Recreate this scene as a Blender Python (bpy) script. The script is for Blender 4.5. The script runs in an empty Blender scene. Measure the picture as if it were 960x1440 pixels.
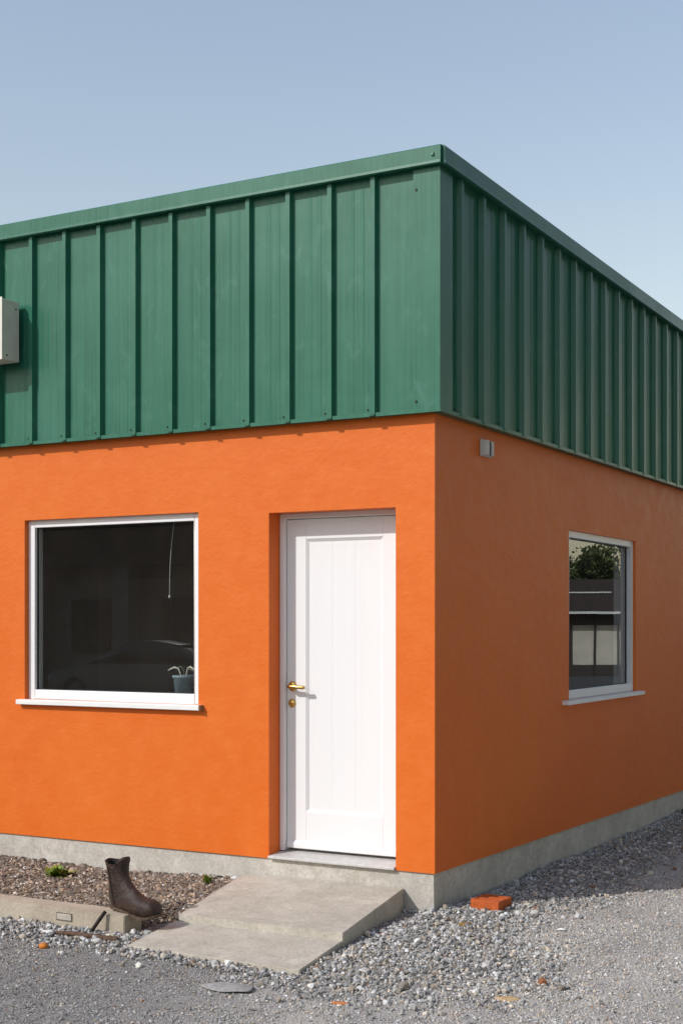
import bpy, bmesh, math, random
import numpy as np
from mathutils import Vector, Matrix, noise as mnoise
R = math.radians
rnd = random.Random(7)
S = bpy.context.scene
COL = S.collection

# ------------------------------------------------------------------ materials
def mat(name, rough=.6, metal=0., spec=.5):
    m = bpy.data.materials.new(name); m.use_nodes = True
    nt = m.node_tree; b = nt.nodes['Principled BSDF']
    b.inputs['Roughness'].default_value = rough
    b.inputs['Metallic'].default_value = metal
    b.inputs['Specular IOR Level'].default_value = spec
    return m, nt, b
def N(nt, t, **kw):
    n = nt.nodes.new(t)
    for k, v in kw.items():
        if k in n.inputs: n.inputs[k].default_value = v
        else: setattr(n, k, v)
    return n
def coords(nt, scale=(1, 1, 1)):
    g = N(nt, 'ShaderNodeNewGeometry'); mp = N(nt, 'ShaderNodeMapping')
    mp.inputs['Scale'].default_value = scale
    nt.links.new(g.outputs['Position'], mp.inputs['Vector'])
    return mp.outputs['Vector']
def objco(nt, scale=(1, 1, 1)):
    g = N(nt, 'ShaderNodeTexCoord'); mp = N(nt, 'ShaderNodeMapping')
    mp.inputs['Scale'].default_value = scale
    nt.links.new(g.outputs['Object'], mp.inputs['Vector'])
    return mp.outputs['Vector']
def noise(nt, vec, scale, detail=4, rough=.55, dist=0):
    n = N(nt, 'ShaderNodeTexNoise', Scale=scale, Detail=detail, Roughness=rough, Distortion=dist)
    nt.links.new(vec, n.inputs['Vector']); return n.outputs['Fac']
def ramp(nt, fac, stops):
    r = N(nt, 'ShaderNodeValToRGB'); e = r.color_ramp.elements
    while len(e) < len(stops): e.new(.5)
    for i, (p, c) in enumerate(stops):
        e[i].position = p
        e[i].color = (c, c, c, 1) if isinstance(c, (int, float)) else (*c, 1)
    nt.links.new(fac, r.inputs['Fac']); return r.outputs['Color']
def mix(nt, a, b, fac, mode='MIX'):
    n = N(nt, 'ShaderNodeMix', data_type='RGBA', blend_type=mode)
    for sock, v in ((n.inputs[0], fac), (n.inputs[6], a), (n.inputs[7], b)):
        if isinstance(v, (int, float)): sock.default_value = v
        elif isinstance(v, tuple): sock.default_value = (*v, 1)
        else: nt.links.new(v, sock)
    return n.outputs[2]
def bump(nt, b, height, strength=.3, dist=.01, prev=None):
    n = N(nt, 'ShaderNodeBump', Strength=strength, Distance=dist)
    nt.links.new(height, n.inputs['Height'])
    if prev is not None: nt.links.new(prev, n.inputs['Normal'])
    if b is not None: nt.links.new(n.outputs['Normal'], b.inputs['Normal'])
    return n.outputs['Normal']
def plain(name, col, rough=.6, metal=0, spec=.5, var=.12, scale=30, bmp=.0):
    m, nt, b = mat(name, rough, metal, spec)
    v = objco(nt); f = noise(nt, v, scale)
    lo = tuple(c*(1-var) for c in col); hi = tuple(min(1, c*(1+var)) for c in col)
    nt.links.new(ramp(nt, f, [(.3, lo), (.7, hi)]), b.inputs['Base Color'])
    if bmp: bump(nt, b, f, bmp, .004)
    return m
M = {}
def stucco():
    m, nt, b = mat('orange_stucco', .48, 0, .25)
    v = coords(nt)
    big = noise(nt, v, 1.1, 5, .6); mid = noise(nt, v, 7, 4, .6); fine = noise(nt, v, 130, 3, .6)
    c = ramp(nt, big, [(.3, (.64, .128, .015)), (.7, (.67, .150, .019))])
    c = mix(nt, c, (.72, .185, .030), ramp(nt, mid, [(.45, 0.), (.78, .42)]))
    # faint runs of dirt down the wall
    vs = coords(nt, (9, 9, .5)); st = noise(nt, vs, 1, 5, .65)
    c = mix(nt, c, (.55, .115, .014), ramp(nt, st, [(.58, 0.), (.85, .22)]))
    nt.links.new(c, b.inputs['Base Color'])
    trow = noise(nt, coords(nt, (6, 6, 9)), 1.2, 5, .6, .3)
    n1 = bump(nt, None, trow, .17, .02)
    n2 = bump(nt, None, noise(nt, v, 34, 4, .6), .24, .008, n1)
    bump(nt, b, fine, .22, .003, n2)
    nt.links.new(ramp(nt, mid, [(.3, .42), (.7, .54)]), b.inputs['Roughness'])
    return m
M['stucco'] = stucco()
def green():
    m, nt, b = mat('green_painted_steel', .38, 0, .4)
    v = coords(nt, (22, 22, .3)); st = noise(nt, v, 3, 6, .7)
    v2 = coords(nt); bl = noise(nt, v2, 1.6, 4, .6, .4)
    c = ramp(nt, st, [(.32, (.008, .100, .057)), (.66, (.022, .142, .088))])
    c = mix(nt, c, (.036, .168, .112), ramp(nt, bl, [(.42, 0.), (.75, .65)]))
    ch = noise(nt, coords(nt, (1, 1, .6)), 9, 4, .65, .8)
    c = mix(nt, c, (.075, .215, .160), ramp(nt, ch, [(.56, 0.), (.78, .45)]))
    nt.links.new(c, b.inputs['Base Color'])
    nt.links.new(ramp(nt, bl, [(.3, .31), (.7, .42)]), b.inputs['Roughness'])
    n1 = bump(nt, None, noise(nt, coords(nt, (1, 1, .5)), 5, 3), .12, .012)
    bump(nt, b, noise(nt, coords(nt, (60, 60, 1.2)), 2, 3), .05, .003, n1)
    return m
M['green'] = green()
def concrete(name, lo, hi, stain, bm=.5):
    m, nt, b = mat(name, .88, 0, .25)
    v = coords(nt)
    big = noise(nt, v, 2.6, 6, .65, .3); fine = noise(nt, v, 60, 4, .7); med = noise(nt, v, 11, 5, .65)
    c = ramp(nt, big, [(.3, lo), (.7, hi)])
    c = mix(nt, c, stain, ramp(nt, med, [(.5, 0.), (.78, .55)]))
    c = mix(nt, c, tuple(x*1.35 for x in hi), ramp(nt, noise(nt, v, 4.3, 5, .7, .8), [(.56, 0.), (.75, .5)]))
    vor = N(nt, 'ShaderNodeTexVoronoi', Scale=38); nt.links.new(v, vor.inputs['Vector'])
    pit = ramp(nt, vor.outputs['Distance'], [(.05, 1.), (.12, 0.)])
    sel = N(nt, 'ShaderNodeMath', operation='GREATER_THAN'); sel.inputs[1].default_value = .8
    nt.links.new(vor.outputs['Color'], sel.inputs[0])
    pf = N(nt, 'ShaderNodeMath', operation='MULTIPLY'); nt.links.new(pit, pf.inputs[0]); nt.links.new(sel.outputs[0], pf.inputs[1])
    c = mix(nt, c, tuple(x*.35 for x in lo), pf.outputs[0])
    c = mix(nt, c, ramp(nt, fine, [(.3, .72), (.7, 1.15)]), .8, 'MULTIPLY')
    nt.links.new(c, b.inputs['Base Color'])
    n1 = bump(nt, None, med, .3*bm, .02)
    bump(nt, b, fine, .5*bm, .004, n1)
    return m
M['plinth'] = concrete('plinth_concrete', (.40, .375, .33), (.57, .54, .485), (.31, .265, .205))
M['slab'] = concrete('landing_concrete', (.40, .365, .305), (.55, .51, .435), (.30, .268, .215), .7)
M['kerb'] = concrete('kerb_concrete', (.38, .325, .25), (.50, .44, .35), (.30, .25, .19), .7)
M['white'] = plain('white_frame', (.77, .775, .775), .35, 0, .5, .02, 8)
def door_paint():
    m, nt, b = mat('white_door_paint', .42)
    g = noise(nt, coords(nt, (55, 20, .9)), 1.5, 4, .6)
    nt.links.new(ramp(nt, g, [(.3, (.748, .752, .755)), (.7, (.772, .774, .776))]), b.inputs['Base Color'])
    bump(nt, b, g, .12, .003); return m
M['door'] = door_paint()
M['sill'] = plain('pale_sill', (.76, .76, .74), .45, 0, .5, .04, 10)
M['endcap'] = plain('brown_end_cap', (.22, .17, .10), .6)
M['seal'] = plain('black_rubber_seal', (.02, .02, .022), .6)
M['thresh'] = plain('grey_threshold', (.50, .49, .47), .5, .0, .5, .1, 30, .1)
M['brass'] = plain('polished_brass', (.62, .42, .13), .25, 1, .5, .15, 40)
M['darkhole'] = plain('dark_slot', (.015, .015, .015), .8)
M['inside'] = plain('dark_room_paint', (.42, .36, .31), .9, 0, .2, .3, 1.2)
M['inside2'] = plain('dark_room_panel', (.55, .48, .42), .9, 0, .2, .2, 1.2)
M['reveal'] = plain('inner_reveal_paint', (.70, .70, .71), .8, 0, .3, .06, 6)
M['roofing'] = plain('flat_roof_felt', (.07, .07, .075), .9)
M['box'] = plain('cream_enclosure_paint', (.66, .64, .56), .5, 0, .4, .06, 12)
M['screw'] = plain('dark_screw', (.03, .03, .03), .5, .5)
M['greenscrew'] = plain('green_screw', (.05, .14, .10), .4, .3)
M['sensor'] = plain('pale_plastic', (.55, .54, .50), .5, 0, .4, .05, 20)
M['brick'] = plain('red_clay', (.46, .105, .030), .9, 0, .2, .3, 60, .4)
M['rust'] = plain('rusted_iron', (.105, .062, .042), .85, .1, .3, .5, 50, .5)
M['pot'] = plain('blue_grey_pot', (.24, .31, .35), .55, 0, .4, .1, 20)
M['stalk'] = plain('pale_stalk', (.62, .60, .50), .6)
M['darkstalk'] = plain('dark_stalk', (.10, .10, .06), .7)
M['cord'] = plain('white_cord', (.75, .74, .70), .6)
def glass(name, ior):
    m = bpy.data.materials.new(name); m.use_nodes = True; nt = m.node_tree
    nt.nodes.remove(nt.nodes['Principled BSDF'])
    t = N(nt, 'ShaderNodeBsdfTransparent'); t.inputs[0].default_value = (.82, .85, .84, 1)
    g = N(nt, 'ShaderNodeBsdfGlossy'); g.inputs['Roughness'].default_value = .0
    g.inputs[0].default_value = (.86, .94, 1, 1)
    bn = bump(nt, None, noise(nt, coords(nt), 1.3, 2), .02, .01)
    nt.links.new(bn, g.inputs['Normal'])
    f = N(nt, 'ShaderNodeFresnel', IOR=ior)
    gm_ = N(nt, 'ShaderNodeNewGeometry'); iv = N(nt, 'ShaderNodeMapRange'); iv.inputs[3].default_value = ior; iv.inputs[4].default_value = 1/ior
    nt.links.new(gm_.outputs['Backfacing'], iv.inputs[0]); nt.links.new(iv.outputs[0], f.inputs['IOR'])
    mx = N(nt, 'ShaderNodeMixShader')
    nt.links.new(f.outputs[0], mx.inputs[0]); nt.links.new(t.outputs[0], mx.inputs[1]); nt.links.new(g.outputs[0], mx.inputs[2])
    # a thin dusty film added over the pane to lift its dark tone
    df = N(nt, 'ShaderNodeBsdfDiffuse'); df.inputs[0].default_value = (.62, .56, .50, 1); md = N(nt, 'ShaderNodeMixShader')
    dn_ = N(nt, 'ShaderNodeMapRange'); dn_.inputs[3].default_value = .004; dn_.inputs[4].default_value = .024
    nt.links.new(noise(nt, coords(nt, (1, 1, .5)), 3.5, 5, .65), dn_.inputs[0]); nt.links.new(dn_.outputs[0], md.inputs[0])
    nt.links.new(mx.outputs[0], md.inputs[1]); nt.links.new(df.outputs[0], md.inputs[2])
    nt.links.new(md.outputs[0], nt.nodes['Material Output'].inputs['Surface'])
    return m
M['glass'] = glass('window_glass', 1.75)
M['glass2'] = glass('double_window_glass', 2.35)
def leather():
    m, nt, b = mat('worn_brown_leather', .5, 0, .45)
    v = objco(nt); a = noise(nt, v, 14, 5, .65, .4); f = noise(nt, v, 90, 4, .7)
    c = ramp(nt, a, [(.3, (.013, .006, .004)), (.6, (.034, .016, .009)), (.8, (.10, .056, .034))])
    c = mix(nt, c, (.12, .066, .038), ramp(nt, f, [(.55, 0.), (.8, .6)]))
    c = mix(nt, c, (.15, .09, .055), ramp(nt, noise(nt, v, 26, 5, .7, 1.), [(.60, 0.), (.72, .55)]))
    nt.links.new(c, b.inputs['Base Color'])
    nt.links.new(ramp(nt, a, [(.3, .45), (.8, .75)]), b.inputs['Roughness'])
    n1 = bump(nt, None, a, .75, .016); n2 = bump(nt, None, noise(nt, v, 40, 4, .7, 1.2), .5, .008, n1); bump(nt, b, f, .5, .004, n2); return m
M['leather'] = leather()
M['sole'] = plain('worn_sole', (.09, .062, .042), .8, 0, .3, .35, 40, .3)
M['bootin'] = plain('boot_lining', (.02, .015, .012), .9)
def attr_mat(name, rough=.85, bm=.3):
    m, nt, b = mat(name, rough, 0, .3)
    a = N(nt, 'ShaderNodeAttribute', attribute_name='tint')
    f = noise(nt, coords(nt), 180, 3, .6)
    c = mix(nt, a.outputs['Color'], ramp(nt, f, [(.3, .7), (.7, 1.25)]), 1., 'MULTIPLY')
    nt.links.new(c, b.inputs['Base Color']); bump(nt, b, f, bm, .003)
    return m
M['stones'] = attr_mat('crushed_stone')
M['leaf'] = attr_mat('weed_leaf', .6, .0)
def ground_mat():
    m, nt, b = mat('packed_gravel', .92, 0, .2)
    v = coords(nt)
    vor = N(nt, 'ShaderNodeTexVoronoi', Scale=105); nt.links.new(v, vor.inputs['Vector'])
    vor2 = N(nt, 'ShaderNodeTexVoronoi', Scale=260); nt.links.new(v, vor2.inputs['Vector'])
    bw = N(nt, 'ShaderNodeRGBToBW'); nt.links.new(vor.outputs['Color'], bw.inputs[0])
    bw2 = N(nt, 'ShaderNodeRGBToBW'); nt.links.new(vor2.outputs['Color'], bw2.inputs[0])
    g1 = ramp(nt, bw.outputs[0], [(.15, (.105, .102, .10)), (.5, (.26, .252, .243)), (.9, (.50, .49, .47))])
    g2 = ramp(nt, bw2.outputs[0], [(.15, (.10, .098, .095)), (.5, (.22, .214, .206)), (.9, (.40, .388, .37))])
    c = mix(nt, g1, g2, ramp(nt, noise(nt, v, 3, 5, .7), [(.4, .25), (.6, .8)]))
    # dusty tan drifts: stronger towards +X
    sp = N(nt, 'ShaderNodeSeparateXYZ'); nt.links.new(v, sp.inputs[0])
    mr = N(nt, 'ShaderNodeMapRange'); nt.links.new(sp.outputs['X'], mr.inputs[0])
    mr.inputs[1].default_value = -.4; mr.inputs[2].default_value = .5
    dn = ramp(nt, noise(nt, v, 1.9, 6, .65, .4), [(.40, 0.), (.62, 1.)])
    mm = N(nt, 'ShaderNodeMath', operation='MULTIPLY'); nt.links.new(dn, mm.inputs[0]); nt.links.new(mr.outputs[0], mm.inputs[1])
    m2 = N(nt, 'ShaderNodeMath', operation='MULTIPLY'); nt.links.new(mm.outputs[0], m2.inputs[0]); m2.inputs[1].default_value = .75
    c = mix(nt, c, mix(nt, (.60, .525, .45), g2, .35), m2.outputs[0])
    m3 = N(nt, 'ShaderNodeMath', operation='MULTIPLY'); nt.links.new(mr.outputs[0], m3.inputs[0]); m3.inputs[1].default_value = .55
    c = mix(nt, c, (.54, .505, .465), m3.outputs[0])
    dk = ramp(nt, noise(nt, v, 1.3, 5, .6), [(.45, 0.), (.7, .35)])
    c = mix(nt, c, (.15, .146, .14), dk)
    ln = N(nt, 'ShaderNodeVectorMath', operation='LENGTH'); nt.links.new(v, ln.inputs[0])
    fr_ = N(nt, 'ShaderNodeMapRange'); fr_.inputs[1].default_value = 6.; fr_.inputs[2].default_value = 9.; nt.links.new(ln.outputs['Value'], fr_.inputs[0])
    c = mix(nt, c, ramp(nt, noise(nt, v, 2.2, 5, .7), [(.3, (.085, .085, .085)), (.7, (.135, .132, .128))]), fr_.outputs[0])
    nt.links.new(c, b.inputs['Base Color'])
    n1 = bump(nt, None, vor.outputs['Distance'], .8, .008)
    n2 = bump(nt, None, vor2.outputs['Distance'], .5, .003, n1)
    bump(nt, b, noise(nt, v, 45, 5, .7), .5, .01, n2)
    return m
M['ground'] = ground_mat()
def soil_mat():
    m, nt, b = mat('dry_mulch_soil', .95, 0, .15)
    v = coords(nt); f = noise(nt, v, 90, 5, .75); g = noise(nt, v, 9, 5, .6)
    c = ramp(nt, f, [(.3, (.075, .055, .042)), (.55, (.18, .145, .115)), (.75, (.33, .28, .23))])
    c = mix(nt, c, (.10, .075, .06), ramp(nt, g, [(.45, 0.), (.7, .5)]))
    nt.links.new(c, b.inputs['Base Color']); bump(nt, b, f, .9, .012); return m
M['soil'] = soil_mat()

# ------------------------------------------------------------------ mesh helpers
class MB:
    def __init__(s): s.v = []; s.f = []; s.m = []
    def quad(s, a, b, c, d, mi=0):
        i = len(s.v); s.v += [a, b, c, d]; s.f.append((i, i+1, i+2, i+3)); s.m.append(mi)
    def box(s, x0, x1, y0, y1, z0, z1, mi=0):
        i = len(s.v)
        s.v += [(x0, y0, z0), (x1, y0, z0), (x1, y1, z0), (x0, y1, z0), (x0, y0, z1), (x1, y0, z1), (x1, y1, z1), (x0, y1, z1)]
        for q in ((0, 3, 2, 1), (4, 5, 6, 7), (0, 1, 5, 4), (1, 2, 6, 5), (2, 3, 7, 6), (3, 0, 4, 7)):
            s.f.append(tuple(i+k for k in q)); s.m.append(mi)
    def hexa(s, p, mi=0):                      # 4 bottom pts ccw, 4 top pts
        i = len(s.v); s.v += list(p)
        for q in ((0, 3, 2, 1), (4, 5, 6, 7), (0, 1, 5, 4), (1, 2, 6, 5), (2, 3, 7, 6), (3, 0, 4, 7)):
            s.f.append(tuple(i+k for k in q)); s.m.append(mi)
    def prism(s, prof, axis, a, b, mi=0):      # closed profile of 2D points swept along an axis
        def P(u, w, t): return {'x': (t, u, w), 'y': (u, t, w), 'z': (u, w, t)}[axis]
        i = len(s.v); n = len(prof)
        s.v += [P(u, w, a) for u, w in prof] + [P(u, w, b) for u, w in prof]
        for k in range(n):
            s.f.append((i+k, i+(k+1) % n, i+n+(k+1) % n, i+n+k)); s.m.append(mi)
        s.f.append(tuple(i+k for k in range(n))[::-1]); s.f.append(tuple(i+n+k for k in range(n))); s.m += [mi, mi]
    def tube(s, pts, r, n=10, mi=0):
        pts = [Vector(p) for p in pts]; rs = r if isinstance(r, (list, tuple)) else [r]*len(pts)
        i0 = len(s.v); up = None
        for k, p in enumerate(pts):
            d = (pts[min(k+1, len(pts)-1)] - pts[max(k-1, 0)]).normalized()
            if up is None: up = d.orthogonal().normalized()
            up = (up - d*up.dot(d)).normalized(); w = d.cross(up)
            for j in range(n):
                a = 2*math.pi*j/n
                s.v.append(tuple(p + (up*math.cos(a) + w*math.sin(a))*rs[k]))
        for k in range(len(pts)-1):
            for j in range(n):
                s.f.append((i0+k*n+j, i0+k*n+(j+1) % n, i0+(k+1)*n+(j+1) % n, i0+(k+1)*n+j)); s.m.append(mi)
        s.f.append(tuple(i0+j for j in range(n))[::-1]); s.m.append(mi)
        e = i0+(len(pts)-1)*n; s.f.append(tuple(e+j for j in range(n))); s.m.append(mi)
    def lathe(s, prof, c=(0, 0, 0), n=24, axis='z', mi=0):
        i0 = len(s.v)
        for r, h in prof:
            for j in range(n):
                a = 2*math.pi*j/n; u, w = r*math.cos(a), r*math.sin(a)
                q = {'z': (u, w, h), 'y': (u, h, w), 'x': (h, u, w)}[axis]
                s.v.append((c[0]+q[0], c[1]+q[1], c[2]+q[2]))
        for k in range(len(prof)-1):
            for j in range(n):
                s.f.append((i0+k*n+j, i0+k*n+(j+1) % n, i0+(k+1)*n+(j+1) % n, i0+(k+1)*n+j)); s.m.append(mi)
    def build(s, name, mats, parent=None, smooth=False, bevel=0, recalc=True, origin=None):
        me = bpy.data.meshes.new(name)
        o3 = Vector(origin) if origin else Vector((0, 0, 0))
        me.from_pydata([tuple(Vector(v)-o3) for v in s.v] if origin else s.v, [], s.f)
        for m_ in (mats if isinstance(mats, (list, tuple)) else [mats]): me.materials.append(m_)
        me.polygons.foreach_set('material_index', s.m)
        if recalc:
            bm = bmesh.new(); bm.from_mesh(me)
            bmesh.ops.remove_doubles(bm, verts=bm.verts, dist=1e-5)
            bmesh.ops.recalc_face_normals(bm, faces=bm.faces); bm.to_mesh(me); bm.free()
        if smooth: me.polygons.foreach_set('use_smooth', [True]*len(me.polygons))
        ob = bpy.data.objects.new(name, me); COL.objects.link(ob); ob.location = o3
        if parent is not None:
            ob.parent = parent
            ob.matrix_parent_inverse = Matrix.Identity(4)
            p = parent; off = Vector((0, 0, 0))
            while p is not None: off += p.location; p = p.parent
            ob.location = o3 - off
        if bevel:
            bv = ob.modifiers.new('bevel', 'BEVEL'); bv.width = bevel; bv.segments = 2; bv.limit_method = 'ANGLE'
            bv.harden_normals = False
        return ob
def tag(o, label=None, cat=None, group=None, kind=None):
    for k, v in (('label', label), ('category', cat), ('group', group), ('kind', kind)):
        if v: o[k] = v
    return o
def thing(name, loc, label, cat, group=None):
    o = bpy.data.objects.new(name, None); COL.objects.link(o); o.location = loc; o.empty_display_size = .2
    return tag(o, label, cat, group)

# ------------------------------------------------------------------ the building
BX, BY = -9.0, 9.0                    # far ends of the two facades
bld = thing('shop_building', (0, 0, 0), 'single storey building with orange rendered walls under a dark green metal clad top storey band', 'building')
DOOR = (-1.093, -.245, .242, 2.295)
WIN = (-3.002, -1.604, 1.134, 2.320)
SWIN = (2.19, 3.738, 1.102, 2.291)
def zbot(y): return .229 - .0118*max(0, y)
WT = .10                              # depth of the rendered reveal
w = MB()
def facade(u0, u1, z0, z1, holes, P, zb=None):
    us = sorted({u0, u1, *[h[0] for h in holes], *[h[1] for h in holes]})
    zs = sorted({z0, z1, *[h[2] for h in holes], *[h[3] for h in holes]})
    for i in range(len(us)-1):
        for j in range(len(zs)-1):
            a, b, c, d = us[i], us[i+1], zs[j], zs[j+1]
            if any(h[0] <= a and b <= h[1] and h[2] <= c and d <= h[3] for h in holes): continue
            k = lambda u, z: (zb(u) if zb and z == z0 else z)
            w.quad(P(a, k(a, c), 0), P(b, k(b, c), 0), P(b, d, 0), P(a, d, 0))
    for h in holes:
        dep = h[4]
        w.quad(P(h[0], h[2], 0), P(h[0], h[3], 0), P(h[0], h[3], dep), P(h[0], h[2], dep))
        w.quad(P(h[1], h[2], 0), P(h[1], h[3], 0), P(h[1], h[3], dep), P(h[1], h[2], dep))
        w.quad(P(h[0], h[3], 0), P(h[1], h[3], 0), P(h[1], h[3], dep), P(h[0], h[3], dep))
        if h[2] > z0+.02: w.quad(P(h[0], h[2], 0), P(h[1], h[2], 0), P(h[1], h[2], dep), P(h[0], h[2], dep))
PF = lambda u, z, d: (u, d, z)
PS = lambda u, z, d: (-d, u, z)
facade(BX, 0, .229, 2.95, [(DOOR[0], DOOR[1], .229, DOOR[3], .20), (*WIN, WT)], PF)
facade(0, BY, .229, 2.95, [(*SWIN, WT)], PS, zbot)
# far sides and the underside lip that stands proud of the plinth
w.quad((BX, 0, .229), (BX, 0, 2.95), (BX, BY, 2.95), (BX, BY, .14)); w.quad((BX, BY, .14), (0, BY, .123), (0, BY, 2.95), (BX, BY, 2.95))
for a, b in ((BX, DOOR[0]), (DOOR[1], 0)): w.quad((a, 0, .229), (b, 0, .229), (b, .04, .229), (a, .04, .229))
w.quad((0, 0, .229), (0, BY, zbot(BY)), (-.04, BY, zbot(BY)), (-.04, .04, .229))
w.build('wall', M['stucco'], bld)
pl = MB()
g = .012
pl.quad((BX, g, -.3), (-g, g, -.3), (-g, g, .2285), (BX, g, .2285))
pl.quad((-g, g, -.3), (-g, BY, -.3), (-g, BY, zbot(BY)-.001), (-g, g, .2285))
pl.quad((BX, g, .2285), (-g, g, .2285), (-.2, .3, .2285), (BX, .3, .2285))
pl.quad((BX+g, g, -.3), (BX+g, BY, -.3), (BX+g, BY, .2285), (BX+g, g, .2285))
pl.build('plinth', M['plinth'], bld)

# cladding: ribbed sheet; depth d out of the wall
PAN, RIB = .036, .068
def sheet_profile(u0, u1, ribs, flip=1):
    pts = [(u0, PAN)]
    for r in sorted(ribs):
        seg = [(r-.052, PAN), (r-.040, RIB), (r-.012, RIB), (r-.002, PAN)]
        # small stiffening swages on the flat before the rib
        for q in (.17, .105):
            if r-q-.014 > pts[-1][0]+.01: pts += [(r-q-.012, PAN), (r-q-.004, PAN+.0016), (r-q+.004, PAN+.0016), (r-q+.012, PAN)]
        pts += [s for s in seg if s[0] > pts[-1][0]]
    pts.append((u1, PAN)); return pts
Z0, Z1 = 2.820, 4.205
frib = [-.333-.2815*k for k in range(31)]
srib = [.26+.3203*k for k in range(28)]
def sheet(ribs, u0, u1, P, name):
    m_ = MB(); pr = sheet_profile(u0, u1, ribs)
    for (a, da), (b, db) in zip(pr, pr[1:]):
        m_.quad(P(a, Z0, -da), P(b, Z0, -db), P(b, Z1, -db), P(a, Z1, -da))
    # bottom closure behind the drip so the underside is solid
    m_.quad(P(u0, Z0+.004, -PAN), P(u1, Z0+.004, -PAN), P(u1, Z0+.004, .01), P(u0, Z0+.004, .01))
    for r in ribs:
        c = P(r-.022-.05, Z0+.035, -PAN-.002); m_.box(c[0]-.0038, c[0]+.0038, c[1]-.004, c[1]+.004, c[2]-.0038, c[2]+.0038, 1)
    return m_.build(name, [M['green'], M['screw']], bld)
sheet(frib, BX, -.085, PF, 'cladding')
sheet(srib, .085, BY, PS, 'cladding')
dr = MB()                              # thin drip flashing under the sheet
dr.box(BX, .050, -.060, .0, Z0-.006, Z0-.0005)
dr.box(BX, .062, -.062, -.058, Z0-.010, Z0+.012)
for q_ in frib: dr.box(q_-.045, q_-.010, -.079, -.0625, Z0-.0075, Z0-.004)  # tabs added at the ribs to scallop the shadow on the wall
dr.build('drip_flashing', M['green'], bld)
dr = MB()
dr.box(.0, .060, .002, BY, Z0-.008, Z0-.0025); dr.box(.058, .062, -.058, BY, Z0-.010, Z0+.012)
dr.build('drip_flashing', M['green'], bld)
ct = MB()                              # folded corner trim
t = .0575
ct.box(-.105, t, -t-.003, -t, Z0+.012, Z1); ct.box(t, t+.003, -t-.003, .105, Z0+.012, Z1)
ct.box(-.105, -.1035, -t, -.034, Z0+.012, Z1); ct.box(.034, t, .1035, .105, Z0+.012, Z1)
for z in (4.06, 2.875):
    ct.box(-.092, -.082, -t-.009, -t-.003, z-.006, z+.006, 1)
ct.build('corner_trim', [M['green'], M['screw']], bld)
def coping(P, u0, u1, name, d=.094, sl=0):
    c = MB(); k = lambda u, z: z - .032 + sl*u
    prof = [(-d+.006, 4.206), (-d-.004, 4.212), (-d-.003, 4.228), (-d, 4.231), (-d, 4.306), (-d+.006, 4.312), (.25, 4.300)]
    for (a, za), (b, zb_) in zip(prof, prof[1:]):
        c.quad(P(u0, k(u0, za), a), P(u1, k(u1, za), a), P(u1, k(u1, zb_), b), P(u0, k(u0, zb_), b))
    c.quad(P(u0, k(u0, 4.206), -d+.006), P(u1, k(u1, 4.206), -d+.006), P(u1, k(u1, 4.222), 0), P(u0, k(u0, 4.222), 0))
    for u in (u0, u1):
        i = len(c.v); c.v += [P(u, k(u, z), a) for a, z in prof] + [P(u, k(u, 4.222), .25)]
        c.f.append(tuple(range(i, i+len(prof)+1))); c.m.append(0)
    return c
c = coping(PF, BX, .078, 'coping'); q = (.03, -.097, 4.230); c.box(q[0]-.008, q[0]+.008, q[1]-.006, q[1]+.004, q[2]-.008, q[2]+.008, 1)
c.build('coping', [M['green'], M['greenscrew']], bld)
c = coping(PS, -.072, BY, 'coping', sl=-.0075)
c.build('coping', [M['green'], M['greenscrew']], bld)
rf = MB(); rf.box(BX+.05, -.05, .05, BY-.05, 4.0, 4.08); rf.build('roof', M['roofing'], bld)

# interior: two dark rooms behind the glass
rm = MB()
def room(x0, x1, y0, y1, z0, z1, open_side, hole):
    F = [((x0, y0), (x0, y1)), ((x0, y1), (x1, y1)), ((x1, y1), (x1, y0)), ((x1, y0), (x0, y0))]
    for k, (a, b) in enumerate(F):
        if k == open_side: continue
        rm.quad((*a, z0), (*b, z0), (*b, z1), (*a, z1))
    rm.quad((x0, y0, z0), (x1, y0, z0), (x1, y1, z0), (x0, y1, z0)); rm.quad((x0, y0, z1), (x1, y0, z1), (x1, y1, z1), (x0, y1, z1))
IT = .18
room(-6.2, -1.2, IT, 3.2, .24, 2.75, 3, None)
room(-5.0, -IT, 3.4, 6.5, .24, 2.75, 2, None) if False else None
def inner(P, h, u0, u1, z0, z1):
    us = [u0, h[0], h[1], u1]; zs = [z0, h[2], h[3], z1]
    for i in range(3):
        for j in range(3):
            if i == 1 and j == 1: continue
            rm.quad(P(us[i], zs[j], IT), P(us[i+1], zs[j], IT), P(us[i+1], zs[j+1], IT), P(us[i], zs[j+1], IT))
inner(PF, WIN, -6.2, -1.2, .24, 2.75)
# side room
for qd in (((-1.0, 1.2), (-IT, 1.2)), ((-5, 6.5), (-IT, 6.5)), ((-5, 3.4), (-5, 6.5)), ((-5, 3.4), (-1.0, 3.4)), ((-1.0, 1.2), (-1.0, 3.4))):
    (a, b) = qd; rm.quad((*a, .24), (*b, .24), (*b, 2.75), (*a, 2.75))
for z in (.24, 2.75):
    rm.quad((-1, 1.2, z), (-IT, 1.2, z), (-IT, 3.4, z), (-1, 3.4, z)); rm.quad((-5, 3.4, z), (-IT, 3.4, z), (-IT, 6.5, z), (-5, 6.5, z))
inner(PS, SWIN, 1.2, 6.5, .24, 2.75)
# shelving uprights, a door-sized panel and a skirting board on the far walls
rm.box(-6.19, -6.12, .6, 1.5, .24, 2.1, 1); rm.box(-4.9, -4.1, 3.12, 3.19, .24, 2.05, 1); rm.box(-6.19, -6.16, 1.9, 3.1, .24, 1.15, 1)
rm.box(-3.6, -3.5, 3.1, 3.19, .24, 2.74, 1)
rm.build('interior', [M['inside'], M['inside2']], bld)
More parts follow.
